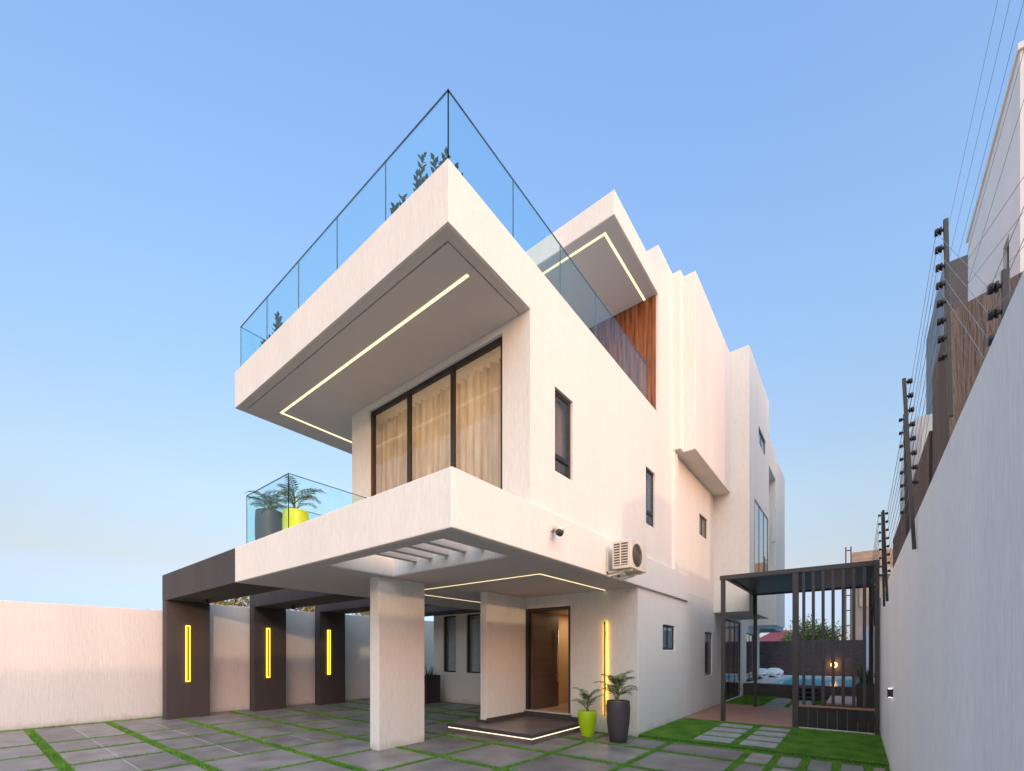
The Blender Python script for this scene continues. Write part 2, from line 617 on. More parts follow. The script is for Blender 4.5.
# ------- grass blades in the joints and on the lawns (one uncountable mass)
def blades(name, rects, density, hmin, hmax, z, seed, width=.007):
    rg = np.random.default_rng(seed)
    P = []
    for (x0, x1, y0, y1) in rects:
        k = int((x1 - x0) * (y1 - y0) * density)
        if k > 0:
            P.append(np.stack([rg.uniform(x0, x1, k), rg.uniform(y0, y1, k)], 1))
    P = np.concatenate(P)
    N = len(P)
    ang = rg.uniform(0, 2 * np.pi, N)
    h = rg.uniform(hmin, hmax, N)
    le = rg.uniform(0, .6, N) * h
    la = rg.uniform(0, 2 * np.pi, N)
    w = width
    V = np.zeros((N, 3, 3))
    V[:, 0, 0] = P[:, 0] - np.cos(ang) * w / 2; V[:, 0, 1] = P[:, 1] - np.sin(ang) * w / 2
    V[:, 1, 0] = P[:, 0] + np.cos(ang) * w / 2; V[:, 1, 1] = P[:, 1] + np.sin(ang) * w / 2
    V[:, 2, 0] = P[:, 0] + np.cos(la) * le; V[:, 2, 1] = P[:, 1] + np.sin(la) * le
    V[:, :2, 2] = z
    V[:, 2, 2] = z + h
    me = bpy.data.meshes.new(name)
    me.vertices.add(N * 3)
    me.vertices.foreach_set('co', V.reshape(-1))
    me.loops.add(N * 3)
    me.loops.foreach_set('vertex_index', np.arange(N * 3, dtype=np.int32))
    me.polygons.add(N)
    me.polygons.foreach_set('loop_start', np.arange(0, N * 3, 3, dtype=np.int32))
    me.update()
    me.materials.append(M['blade'])
    o = bpy.data.objects.new(name, me)
    C.objects.link(o)
    return o

jr = []
for x in XL[1:-1]:
    jr.append((x - GX, x + GX, -1.0, 7.6 if x > -5.9 else 9.4))
jr.append((XW - .2, XW + GX, -1, 9.4))
for y in YL[1:]:
    if y > -1:
        jr.append((XW, XR, y - GY, y + GY))
jr.append((XW, -5.9, 8.2 - GY, 8.2 + GY))
jo = blades('joint_grass', jr, 4200, .018, .046, -.012, 3, .009)
tag(jo, 'short green artificial grass growing in the joints between the grey pavers', 'grass', kind='stuff')

# ------- lawn strips with stepping stones
LAWN1 = (-3.07, XR, 7.62, 10.20)
tag(MB().box(*LAWN1, -.012, .035).build('lawn', 'turf', bevel=.004), kind='structure')
LAWN2 = (-3.07, XR, 13.7, 17.0)
tag(MB().box(*LAWN2, -.012, .035).build('rear_lawn', 'turf', bevel=.004), kind='structure')
stn = []
for k in range(4):
    y = 7.78 + k * .56
    stn.append((-2.17, -1.60, y, y + .45))
    stn.append((-1.47, -.97, y, y + .45))
st_ = MB()
for (x0, x1, y0, y1) in stn:
    st_.box(x0, x1, y0, y1, .03, .048)
st2 = []
for k in range(5):
    y = 13.85 + k * .56
    st2.append((-2.03, -1.55, y, y + .45))
    st2.append((-1.42, -.97, y, y + .45))
for (x0, x1, y0, y1) in st2:
    st_.box(x0, x1, y0, y1, .03, .048)
tag(st_.build('garden_path', 'stone', bevel=.004), kind='structure')

def free(rect, holes, step=.14):
    x0, x1, y0, y1 = rect
    out = []
    nx, ny = int((x1 - x0) / step), int((y1 - y0) / step)
    for i in range(nx):
        for j in range(ny):
            a0, b0 = x0 + i * (x1 - x0) / nx, y0 + j * (y1 - y0) / ny
            cx_, cy_ = a0 + step / 2, b0 + step / 2
            if not any(h[0] - .05 < cx_ < h[1] + .05 and h[2] - .05 < cy_ < h[3] + .05 for h in holes):
                out.append((a0, a0 + (x1 - x0) / nx, b0, b0 + (y1 - y0) / ny))
    for h in holes:   # narrow grass between the stones
        out.append((h[0], h[1], h[3] + .012, h[3] + .10))
        out.append((h[1] + .012, h[1] + .12, h[2], h[3] + .1))
    return out
lb = blades('lawn_grass', free(LAWN1, stn), 7000, .015, .035, .034, 5, .008)
tag(lb, 'bright green lawn grass beside the white house wall before the wooden deck', 'grass', kind='stuff')
lb2 = blades('rear_lawn_grass', free(LAWN2, st2), 3500, .015, .035, .034, 6, .012)
tag(lb2, 'green grass of the small lawn between the deck and the pool', 'grass', kind='stuff')

dk = MB()
k = 0
y = 10.22
while y < 13.68:
    dk.box(-3.07, XR, y, y + .138, -.01, .052)
    y += .144
tag(dk.build('wooden_deck', 'deck', bevel=.003), kind='structure')

# ================================================================== HOUSE
H = thing('house', 'modern white three storey house with cantilevered slabs and glass railings', 'house', (-5, 9, 0))
XS = -3.082
def window(y0, y1, z0, z1, x=XS, mull=(), trans=(), gmat='darkglass', cmat='blind', depth=.09, fw=.045):
    """window in an +X facing wall, seated in its niche"""
    f = MB()
    xi, xo = x - depth, x - depth + .055
    f.box(xi, xo, y0, y0 + fw, z0, z1).box(xi, xo, y1 - fw, y1, z0, z1)
    f.box(xi, xo, y0 + fw, y1 - fw, z0, z0 + fw).box(xi, xo, y0 + fw, y1 - fw, z1 - fw, z1)
    for q in mull:
        f.box(xi + .002, xo - .002, q - fw / 2, q + fw / 2, z0 + fw, z1 - fw)
    for q in trans:
        f.box(xi + .003, xo + .004, y0 + fw, y1 - fw, q - fw * .6, q + fw * .6)
    o = f.build('window', 'black', H, bevel=.003)
    MB().box(xo - .018, xo - .010, y0 + .01, y1 - .01, z0 + .01, z1 - .01).build('glass_pane', gmat, o)
    pleats(MB(), (y0 + .01, y1 - .01), z0 + .01, z1 - .01, xi - .06, 'x', .018, .09).build('curtain', cmat, o, smooth=True)
    return (x - depth - .12, x + .2, y0 - .001, y1 + .001, z0 - .001, z1 + .001)
def pleats(mb, span, z0, z1, at, axis, amp, wl):
    n_ = max(8, int((span[1] - span[0]) / wl * 8))
    b = len(mb.v)
    r_ = random.Random(int(span[0] * 100) + 5)
    ph = 0
    for i in range(n_ + 1):
        t = span[0] + (span[1] - span[0]) * i / n_
        ph += 2 * math.pi / 8 * r_.uniform(.7, 1.3)
        d = amp * math.sin(ph) + amp * .4 * math.sin(ph * 2.3)
        for z, kf in ((z0, 1.15), (z1, .8)):
            mb.v.append((at + d * kf, t, z) if axis == 'x' else (t, at + d * kf, z))
    for i in range(n_):
        mb.f.append((b + 2 * i, b + 2 * i + 2, b + 2 * i + 3, b + 2 * i + 1))
    return mb
def windowY(x0, x1, z0, z1, y, mull=(), gmat='darkglass', cmat='blind', depth=.1, fw=.05, amp=.02, wl=.1, cd_=.07, room=.12):
    f = MB()
    yo, yi = y + depth - .06, y + depth
    f.box(x0, x0 + fw, yo, yi, z0, z1).box(x1 - fw, x1, yo, yi, z0, z1)
    f.box(x0 + fw, x1 - fw, yo, yi, z0, z0 + fw).box(x0 + fw, x1 - fw, yo, yi, z1 - fw, z1)
    for q in mull:
        f.box(q - fw / 2, q + fw / 2, yo + .002, yi - .002, z0 + fw, z1 - fw)
    o = f.build('window', 'black', H, bevel=.003)
    MB().box(x0 + .01, x1 - .01, yi - .03, yi - .022, z0 + .01, z1 - .01).build('glass_pane', gmat, o)
    pleats(MB(), (x0 + .01, x1 - .01), z0 + .01, z1 - .12, yi + cd_, 'y', amp, wl).build('curtain', cmat, o, smooth=True)
    return (x0 - .001, x1 + .001, y - .2, yi + cd_ + room, z0 - .001, z1 + .001)

# --- side windows (niches returned for carving)
w1 = window(4.85, 5.31, 3.89, 4.99, trans=(4.12,), cmat='curtain', fw=.05)
w2 = window(8.01, 8.48, 3.94, 5.01, trans=(4.2,), fw=.045)
w3 = window(11.58, 12.34, 4.50, 5.03, mull=(11.96,))
w4 = window(8.93, 9.70, 1.575, 2.09, mull=(9.32,))
w5 = window(12.09, 12.83, .92, 2.065, mull=(12.5,))
w6 = window(14.31, 16.65, .06, 2.56, mull=(15.1, 15.9), fw=.06, gmat='darkglass')
w7 = window(17.6, 19.2, .44, 2.24, mull=(18.4,))
w8 = window(13.75, 16.1, 3.5, 5.80, x=-2.2, mull=(14.5, 15.3), gmat='skyglass', cmat='paleblind', fw=.03, depth=.058)
w9 = window(14.42, 15.68, 7.62, 8.10, x=-2.2, mull=(15.05,))
ww = windowY(-6.405, -3.516, 3.2, 5.564, 4.297, mull=(-5.43, -4.47), gmat='winglass', cmat='curtain', fw=.06, amp=.055, wl=.14, cd_=.14, room=1.3)
wa = windowY(-10.16, -9.62, .92, 2.66, 9.5, cmat='paleblind', gmat='winglass', fw=.04)
wb = windowY(-9.16, -8.62, .92, 2.66, 9.5, cmat='paleblind', gmat='winglass', fw=.04)
wr = windowY(-7.4, -4.65, 6.30, 8.60, 8.661, mull=(-6.5, -5.55), gmat='darkglass', cmat='blind', fw=.06)

# --- solid masses
def mass(name, box, cuts=(), m_='stucco', bevel=.012):
    o = MB().box(*box).build(name, m_, H)
    if cuts:
        carve(o, cuts)
    if bevel:
        b = o.modifiers.new('bevel', 'BEVEL')
        b.width = bevel; b.segments = 2; b.limit_method = 'ANGLE'; b.angle_limit = R(50)
    return o
DX0, DX1, DZ0, DZ1 = -5.62, -4.50, .28, 2.46      # door opening
mass('ground_floor_wall', (-5.85, XS, 7.651, 20.3, -.05, 2.90), [w4, w5, w6, w7, (DX0, DX1, 7.4, 10.6, DZ0, DZ1)])
mass('ground_floor_wall', (-10.62, -5.853, 9.5, 20.3, -.05, 3.27), [wa, wb])
mass('first_floor_wall', (-6.91, XS, 4.297, 13.0, 2.9, 5.663), [ww, w1, w2, w3], bevel=0)
mass('first_floor_wall', (-8.2, XS - .003, 13.0, 20.3, 2.72, 9.45), bevel=0)
# balcony slab with its well over the drive
bal = mass('balcony_slab', (-8.27, -3.031, 2.941, 10.52, 2.707, 3.295),
           [(-8.11, -3.19, 3.10, 4.31, 2.98, 3.6), (-8.11, -6.92, 4.2, 10.4, 2.98, 3.6), (-5.68, -3.37, 3.16, 4.24, 2.5, 3.2)])
# upper cantilevered slab with shadow groove in its soffit
g0, g1, gy = -8.10, -3.22, 3.07
top = mass('upper_slab', (-8.27, XS, 2.941, 8.661, 5.663, 6.271),
           [(g0, g1, gy, gy + .018, 5.6, 5.69), (g1 - .018, g1, gy, 4.29, 5.6, 5.69), (-8.12, -3.24, 3.09, 8.65, 6.14, 6.4)], bevel=0)
mass('tower_wall', (-8.27, XS, 8.661, 9.514, 5.664, 9.631), [wr], bevel=0)
mass('tower_wall', (-8.2, XS, 9.514, 13.0, 5.664, 9.631), bevel=0)
mass('pilaster', (-3.3, -3.034, 9.514, 9.735, 3.29, 5.841))
mass('pilaster', (-3.3, -2.910, 9.514, 9.735, 5.841, 9.631))
mass('bay_wall', (-3.3, -2.668, 9.735, 12.995, 5.841, 9.632))
mass('bay_wall', (-3.3, -2.206, 12.997, 16.3, 2.62, 9.66), [w8, w9])
mass('bay_wall', (-3.3, -2.206, 17.9, 20.35, 2.50, 8.40))
mass('bay_canopy', (-3.3, -2.21, 16.3, 17.9, 7.6, 8.55))
mass('roof_slab', (-8.27, XS, 6.643, 8.661, 8.651, 9.053), [], 'stucco', .01)
MB().box(-7.9, XS - .02, 8.63, 8.662, 6.27, 8.651)
# soffit boards (painted darker ceiling, 3 mm below the slab undersides)
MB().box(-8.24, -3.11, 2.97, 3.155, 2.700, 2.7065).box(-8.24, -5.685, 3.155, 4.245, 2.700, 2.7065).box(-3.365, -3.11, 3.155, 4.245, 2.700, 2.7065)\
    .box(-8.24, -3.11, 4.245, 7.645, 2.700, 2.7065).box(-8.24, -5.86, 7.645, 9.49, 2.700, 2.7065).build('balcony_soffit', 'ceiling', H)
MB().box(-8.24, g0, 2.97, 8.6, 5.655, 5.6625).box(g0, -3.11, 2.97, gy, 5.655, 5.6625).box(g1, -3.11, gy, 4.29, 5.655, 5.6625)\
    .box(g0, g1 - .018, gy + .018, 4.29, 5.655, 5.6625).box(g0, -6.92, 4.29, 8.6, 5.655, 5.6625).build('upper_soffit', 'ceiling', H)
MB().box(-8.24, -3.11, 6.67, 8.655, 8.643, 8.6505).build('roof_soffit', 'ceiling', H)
# slats inside the well
for k in range(6):
    x = -5.20 + k * .34
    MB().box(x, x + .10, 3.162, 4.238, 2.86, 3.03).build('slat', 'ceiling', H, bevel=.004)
# column and blade wall
MB().box(-6.012, -5.779, 4.05, 4.97, -.05, 2.70).build('column', 'stucco', H, bevel=.012)
MB().box(-5.77, -5.60, 6.37, 7.648, .1, 2.70).build('blade_wall', 'stucco', H, bevel=.012)
# wood cladding beside the roof terrace doors: single boards
wd = MB()
x = -4.62
while x < XS - .09:
    wd.box(x, x + .084, 8.632 + rnd.uniform(0, .004), 8.66, 6.2, 8.64)
    x += .088
wd.build('wood_cladding', 'wood', H)

# LED lines let into the soffits
def led(name, segs, m_, par=H):
    q = MB()
    for s_ in segs:
        q.box(*s_)
    return q.build(name, m_, par)
led('led_strip', [(-7.80, -3.34, 3.47, 3.505, 5.649, 5.6545), (-7.80, -7.76, 3.51, 7.5, 5.649, 5.6545)], 'led_warm')
led('led_strip', [(-6.93, -3.72, 5.44, 5.465, 2.694, 2.6995), (-3.745, -3.72, 5.465, 7.64, 2.694, 2.6995), (-6.93, -6.905, 5.465, 9.48, 2.694, 2.6995)], 'led_cool')
led('led_strip', [(-7.9, -3.33, 6.83, 6.87, 8.637, 8.6425), (-3.37, -3.33, 6.87, 8.64, 8.637, 8.6425)], 'led_warm')
# roof ventilation ledge under the far bay (lower soffit beam)
MB().box(-3.6, -2.6, 20.36, 23.5, 2.47, 2.78).build('rear_canopy', 'bluebuild', H, bevel=.01)
MB().box(-2.26, -2.202, 17.2, 17.5, 5.3, 6.4).build('wall_panel', 'whitebuild', H)

# entrance platform (dark tile, LED line round it)
pf = MB().box(-6.13, -4.166, 5.851, 7.648, -.03, .155).build('entrance_platform', 'platform', H, bevel=.004)
MB().box(-6.142, -4.152, 5.838, 5.90, .112, .158).box(-4.212, -4.152, 5.90, 7.64, .112, .158).build('nosing', 'charcoal', pf, bevel=.003)
led('led_strip', [(-6.12, -4.161, 5.846, 5.8505, .084, .100), (-4.1655, -4.161, 5.8505, 7.64, .084, .100)], 'led_step', pf)
MB().box(-5.595, DX1 + .02, 7.58, 7.65, .156, .275).box(DX1 + .02, -4.18, 7.625, 7.65, .156, .235).box(-5.598, -5.58, 6.36, 7.58, .156, .245)\
    .box(-5.87, -5.598, 6.352, 6.368, .156, .21).build('skirting', 'charcoal', pf)
MB().box(-5.58, DX1 + .04, 7.56, 7.66, .275, .292).build('threshold', 'coping', pf)

# entrance door, open inwards, with the lit hall behind
df = MB().box(DX0, DX0 + .06, 7.66, 7.80, DZ0, DZ1).box(DX1 - .05, DX1, 7.66, 7.80, DZ0, DZ1).box(DX0 + .06, DX1 - .05, 7.66, 7.80, DZ1 - .06, DZ1)\
    .build('door_frame', 'brownmetal', H, bevel=.003)
ang = R(86)
hx, hy = DX0 + .12, 7.72
dx_, dy_ = math.cos(ang), math.sin(ang)
lw = .95
cc = (hx + dx_ * lw / 2, hy + dy_ * lw / 2, (DZ0 + DZ1 - .06) / 2)
leaf = MB().obox(cc, (dx_ * lw / 2, dy_ * lw / 2, 0), (-dy_ * .03, dx_ * .03, 0), (0, 0, (DZ1 - DZ0 - .08) / 2)).build('door_leaf', 'doorwood', df, bevel=.003)
gr = MB()
for q in range(1, 6):
    z = DZ0 + q * .36
    gr.obox((cc[0] + dy_ * .0305, cc[1] - dx_ * .0305, z), (dx_ * lw * .46, dy_ * lw * .46, 0), (-dy_ * .0015, dx_ * .0015, 0), (0, 0, .006))
gr.build('door_inlay', 'brownmetal', df)
hp = (hx + dx_ * lw * .88 + dy_ * .09, hy + dy_ * lw * .88 - dx_ * .09)
MB().tube([(hp[0], hp[1], .85), (hp[0], hp[1], 2.05)], .021).tube([(hp[0], hp[1], 1.0), (hp[0] - dy_ * .07, hp[1] + dx_ * .07, 1.0)], .009)\
    .tube([(hp[0], hp[1], 1.9), (hp[0] - dy_ * .07, hp[1] + dx_ * .07, 1.9)], .009).build('door_handle', 'steel', df, smooth=True)
MB().box(DX0 + .003, DX1 - .003, 7.66, 10.59, DZ0 + .001, DZ0 + .004).build('hall_floor', 'interiorfloor', df)
hall = MB().box(DX1 - .008, DX1 - .002, 7.81, 10.58, DZ0 + .004, DZ1 - .003).box(DX0 + .002, DX1 - .009, 10.58, 10.594, DZ0 + .004, DZ1 - .003)\
    .box(DX0 + .002, DX0 + .008, 7.81, 10.58, DZ0 + .004, DZ1 - .003).build('hall_wall', 'interior', df)
ld = bpy.data.lights.new('hall_lamp', 'AREA')
ld.energy = 3; ld.color = (1, .74, .48); ld.size = .5
lo = bpy.data.objects.new('hall_lamp', ld)
C.objects.link(lo)
lo.location = (-5.0, 9.3, 2.42)

ld = bpy.data.lights.new('living_room_lamp', 'AREA')
ld.energy = 9; ld.color = (1, .74, .48); ld.size = 2.4; ld.size_y = .2; ld.shape = 'RECTANGLE'
lo = bpy.data.objects.new('living_room_lamp', ld)
C.objects.link(lo)
lo.location = (-4.95, 5.3, 5.5)
# --- glass railings
def balustrade(segs, z0, z1, glassm='balglass'):
    """segs: list of (x0,y0,x1,y1, n panels); each pane its own piece"""
    rl = MB()
    panes = []
    for x0, y0, x1, y1, n_ in segs:
        d = Vector((x1 - x0, y1 - y0, 0))
        Lh = d.length
        d.normalize()
        nn = Vector((-d.y, d.x, 0))
        c0 = Vector(((x0 + x1) / 2, (y0 + y1) / 2, z1 + .008))
        rl.obox(c0, d * (Lh / 2 + .008), nn * .007, (0, 0, .004))
        for k in range(n_):
            a0 = Vector((x0, y0, 0)) + d * (Lh * k / n_ + .006)
            a1 = Vector((x0, y0, 0)) + d * (Lh * (k + 1) / n_ - .006)
            c1 = (a0 + a1) / 2
            panes.append(MB().obox((c1.x, c1.y, (z0 + z1) / 2), d * ((a1 - a0).length / 2), nn * .006, (0, 0, (z1 - z0) / 2)))
            if k:
                p = Vector((x0, y0, 0)) + d * (Lh * k / n_)
                rl.obox((p.x, p.y, (z0 + z1) / 2), d * .0035, nn * .0065, (0, 0, (z1 - z0) / 2))
        rl.obox((x0, y0, (z0 + z1) / 2), d * .0045, nn * .0045, (0, 0, (z1 - z0) / 2))
    r_ = rl.build('balustrade', 'rail', H)
    for p in panes:
        p.build('glass_panel', glassm, r_)
balustrade([(-3.11, 2.97, -8.10, 2.97, 5), (-3.11, 2.97, -3.11, 8.107, 5), (-8.10, 2.97, -8.10, 8.6, 5)], 6.15, 6.97)
balustrade([(-6.412, 2.975, -7.873, 2.975, 1), (-6.412, 2.975, -6.412, 4.29, 1), (-7.873, 2.975, -7.873, 8.4, 3)], 3.0, 4.086)

# ================================================================== CARPORT
K = thing('carport', 'charcoal carport portal of three piers and roof beams left of the house', 'carport', (-12.3, 5, 0))
PY = [(2.941, 3.80), (4.78, 5.60), (6.55, 7.36)]
for (y0, y1) in PY:
    MB().box(-12.48, -12.2, y0, y1, -.05, 2.70).build('pier', 'charcoal', K, bevel=.012)
MB().box(-12.49, -8.273, 2.941, 3.80, 2.70, 3.295).build('beam', 'charcoal', K, bevel=.012)
for (y0, y1) in PY[1:]:
    MB().box(-12.48, -8.273, y0, y1, 2.70, 3.28).build('beam', 'charcoal', K, bevel=.012)
MB().box(-12.48, -8.273, 8.62, 9.49, 2.70, 3.28).build('beam', 'charcoal', K, bevel=.012)
MB().tube([(-11.3, 3.45, 2.70), (-11.3, 3.45, 2.60)], .045, 16).build('spotlight', 'black', K)
MB().tube([(-11.0, 5.2, 2.70), (-11.0, 5.2, 2.60)], .045, 16).build('spotlight', 'black', K)

# wall lamps on the piers: black bar inside a glowing outline
PN = ['front', 'middle', 'rear']
lamp_src = None
for i, (y0, y1) in enumerate(PY):
    yc = [3.35, 5.12, 6.82][i]
    lb_ = ['vertical glowing yellow lamp on the front charcoal carport pier, nearest the left boundary wall',
           'vertical glowing yellow lamp on the middle one of the three charcoal piers',
           'vertical glowing yellow lamp on the rear charcoal pier, nearest the white column'][i]
    if lamp_src is None:
        t = thing('wall_lamp', lb_, 'wall lamp', (-12.2, yc, .84), 'yellow lamps on the carport piers')
        MB().box(-12.199, -12.165, yc - .017, yc + .017, .87, 2.12).build('lamp_body', 'black', t)
        led('light_frame', [(-12.198, -12.155, yc - .042, yc - .018, .84, 2.15), (-12.198, -12.155, yc + .018, yc + .042, .84, 2.15),
                            (-12.198, -12.155, yc - .0175, yc + .0175, .84, .865), (-12.198, -12.155, yc - .0175, yc + .0175, 2.125, 2.15)], 'led_yellow', t)
        lamp_src = t
    else:
        t = copy_tree(lamp_src)
        t.location = (-12.2, yc, .84 + .02 * i)
        t['label'] = lb_
# tall halo lamp beside the door
t = thing('wall_lamp', 'tall slim black wall lamp with a yellow halo between door and pots', 'wall lamp', (-3.72, 7.65, .3))
MB().box(-3.735, -3.705, 7.60, 7.612, .32, 2.10).build('lamp_body', 'black', t)
led('led_strip', [(-3.728, -3.712, 7.6125, 7.616, .33, 2.09)], 'led_halo', t)
for z in (.5, 1.9):
    MB().box(-3.723, -3.717, 7.622, 7.65, z, z + .02).build('bracket', 'black', t)

# ================================================================== BOUNDARY WALLS
lw_ = MB().box(XW - .25 - .2, XW - .2, -14, 3.5, -.06, 2.53)
tag(lw_.build('boundary_wall', 'wallpaint', bevel=.012), 'long plain white boundary wall left of the carport', 'boundary wall')
tag(MB().box(XW - .25, XW, 3.503, 24.2, -.06, 2.74).build('boundary_wall', 'wallpaint', bevel=.012), 'taller white boundary wall standing behind the charcoal carport piers', 'boundary wall')
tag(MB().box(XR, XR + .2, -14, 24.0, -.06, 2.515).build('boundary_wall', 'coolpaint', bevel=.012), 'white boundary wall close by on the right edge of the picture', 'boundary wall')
tag(MB().box(XW + .0, XR - .002, 24.0, 24.2, -.06, 2.08).build('boundary_wall', 'darkbrick', bevel=.01), 'dark stone tiled wall at the far end behind the pool', 'boundary wall')

# ================================================================== PERGOLA AND FENCE
PG = thing('pergola', 'dark metal pergola over the wooden deck between house and boundary wall', 'pergola', (-2.24, 10.24, 0))
ZP = 3.17
for (x, y) in ((-2.244, 10.26), (-2.155, 13.55), (XR - .06, 13.55)):
    MB().box(x - .04, x + .04, y - .04, y + .04, .04, ZP - .09).build('post', 'brownmetal', PG, bevel=.003)
MB().box(-2.30, XR - .01, 10.20, 10.29, ZP - .09, ZP).box(-2.20, XR - .01, 13.52, 13.60, ZP - .09, ZP)\
    .box(-2.20, -2.12, 10.292, 13.518, ZP - .09, ZP).box(XR - .10, XR - .01, 10.292, 13.518, ZP - .09, ZP).build('roof_frame', 'brownmetal', PG, bevel=.003)
rs = MB()
y = 10.32
while y < 13.48:
    rs.box(-2.118, XR - .105, y, y + .112, ZP - .055, ZP - .02)
    y += .118
rs.build('roof_slats', 'black', PG)
F = thing('slatted_fence', 'dark metal fence of tall upright bars under the pergola beside the right wall', 'fence', (-.3, 10.24, 0))
MB().box(-.98, -.88, 10.21, 10.31, .0, ZP - .092).build('post', 'brownmetal', F, bevel=.003)
MB().box(XR - .075, XR - .012, 10.21, 10.28, .0, ZP - .092).build('post', 'brownmetal', F, bevel=.003)
for k in range(8):
    x = -.775 + k * .153 - .02
    if x < XR - .1:
        MB().box(x - .025, x + .025, 10.215, 10.262, .505, ZP - .092).build('bar', 'brownmetal', F, bevel=.003)
MB().box(-.878, XR - .078, 10.205, 10.275, .465, .503).build('rail', 'deck', F, bevel=.003)
MB().box(-.878, XR - .078, 10.21, 10.26, .035, .065).build('base_rail', 'steel', F, bevel=.003)
pn = MB()
for k in range(8):
    x = -.875 + k * .151
    pn.box(x, min(x + .145, XR - .08), 10.225, 10.245, .068, .463)
pn.build('lower_panel', 'black', F, bevel=.003)

# ================================================================== POOL
PL = thing('swimming_pool', 'raised brown tiled swimming pool with blue water before the dark wall', 'swimming pool', (-1.2, 20, 0))
MB().box(-3.07, XR - .01, 17.0, 17.22, -.05, .47).build('pool_wall', 'pooltile', PL, bevel=.01)
MB().box(-4.9, -3.1, 20.4, 23.95, -.05, .47).build('side_plinth', 'pooltile', PL, bevel=.01)
MB().box(-2.95, -2.25, 17.22, 23.9, .1, .50).box(-2.25, -.05, 23.3, 23.9, .1, .50).box(-3.4, -2.95, 20.42, 23.9, .1, .498).build('coping', 'coping', PL, bevel=.01)
MB().box(-2.25, -.02, 17.22, 23.3, .05, .44).build('water', 'water', PL)
MB().box(-.02, XR - .01, 17.22, 23.9, .1, .52).build('raised_edge', 'pooltile', PL, bevel=.01)
ST = thing('pool_steps', 'small dark slatted steps leading up to the raised pool', 'steps', (-1.25, 16.2, 0))
for k in range(3):
    MB().box(-1.62, -.92, 16.25 + .25 * k, 16.52 + .25 * k, .12 + .13 * k, .155 + .13 * k).build('tread', 'brownmetal', ST, bevel=.004)
for x in (-1.58, -.99):
    MB().box(x, x + .04, 16.3, 16.99, .036, .12).build('side_frame', 'black', ST)
    MB().box(x, x + .04, 16.56, 16.99, .156, .249).build('side_frame', 'black', ST)
t = thing('lounge_platform', 'low pinkish platform on the rear lawn seen between the fence bars', 'platform', (-.25, 15.5, 0))
MB().box(-.60, XR - .03, 13.95, 16.4, .17, .23).build('top', 'lounge', t, bevel=.01)
MB().box(-.56, XR - .06, 14.0, 16.35, .03, .17).build('base', 'charcoal', t)
tag(t, None)
# two sunbeds
def bed(x, y, lb):
    t = thing('sun_lounger', lb, 'sun lounger', (x, y, .5), 'white loungers by the pool')
    q = MB()
    prof = [(-.9, .20), (-.3, .22), (.2, .25), (.5, .30), (.85, .36)]
    rows = []
    for (yy, zz) in prof:
        row = []
        for k in range(9):
            u_ = k / 8
            xx = (u_ - .5) * .72
            row.append((x + xx, y + yy, .5 + zz - .14 * abs(2 * u_ - 1) ** 3))
        rows.append(row)
    b = 0
    for r_ in rows: q.v += r_
    for r_ in rows: q.v += [(p[0], p[1], p[2] - .12) for p in r_]
    nR = len(rows)
    for i in range(nR - 1):
        for k in range(8):
            a0 = i * 9 + k
            q.f.append((a0, a0 + 1, a0 + 10, a0 + 9))
            c0 = a0 + nR * 9
            q.f.append((c0 + 9, c0 + 10, c0 + 1, c0))
    for i in range(nR - 1):
        for k in (0, 8):
            a0 = i * 9 + k
            f_ = (a0, a0 + 9, a0 + 9 + nR * 9, a0 + nR * 9)
            q.f.append(f_ if k == 0 else f_[::-1])
    for i in (0, nR - 1):
        for k in range(8):
            a0 = i * 9 + k
            f_ = (a0, a0 + 1, a0 + 1 + nR * 9, a0 + nR * 9)
            q.f.append(f_[::-1] if i == 0 else f_)
    o = q.build('cushion', 'cushion', t, smooth=True)
    fr = MB()
    for (ax, ay) in ((-.3, -.75), (.3, -.75), (-.3, .5), (.3, .5)):
        fr.box(x + ax - .03, x + ax + .03, y + ay - .03, y + ay + .03, .5, .62)
    fr.box(x - .34, x + .34, y - .8, y + .6, .60, .635)
    fr.build('frame', 'charcoal', t)
    return t
bed(-3.22, 20.9, 'white padded sun lounger by the pool, nearer the house wall')
bed(-2.88, 22.0, 'white padded sun lounger by the pool, nearer the dark rear wall')
t = thing('wall_light', 'round amber star-shaped light glowing on the dark wall behind the pool', 'wall light', (-.75, 24, 1))
MB().tube([(-.75, 23.998, 1.0), (-.75, 23.93, 1.0)], .07, 16).build('lamp_body', 'black', t)
MB().lathe([(.11, 0), (.125, .012), (.12, .03), (.085, .035)], 24).build('light_ring', 'led_fire', None)
ring = bpy.data.objects['light_ring']
ring.data.transform(Matrix.Translation((-.75, 23.995, 1.0)) @ Matrix.Rotation(R(90), 4, 'X'))
ring.parent = t
ring.matrix_parent_inverse = Matrix.Translation(t.location).inverted()
ld = bpy.data.lights.new('amber_glow', 'POINT')
ld.energy = 2.5; ld.color = (1, .5, .16); ld.shadow_soft_size = .05
lo = bpy.data.objects.new('amber_glow', ld)
C.objects.link(lo)
lo.location = (-.75, 23.84, 1.0)

# wall washers on right wall
for y, z, lb in ((6.9, 1.03, 'small black up-down wall light on the right boundary wall near the lawn'),
                 (11.7, 1.05, 'small black up-down wall light on the right boundary wall beyond the fence')):
    t = thing('wall_washer', lb, 'wall light', (XR, y, z), 'lights on the right boundary wall')
    MB().box(XR - .05, XR - .001, y - .035, y + .035, z - .05, z + .05).build('lamp_body', 'black', t, bevel=.004)
    for z_ in (z + .0505, z - .054):
        led('lens', [(XR - .04, XR - .01, y - .022, y + .022, z_, z_ + .0035)], 'led_white', t)

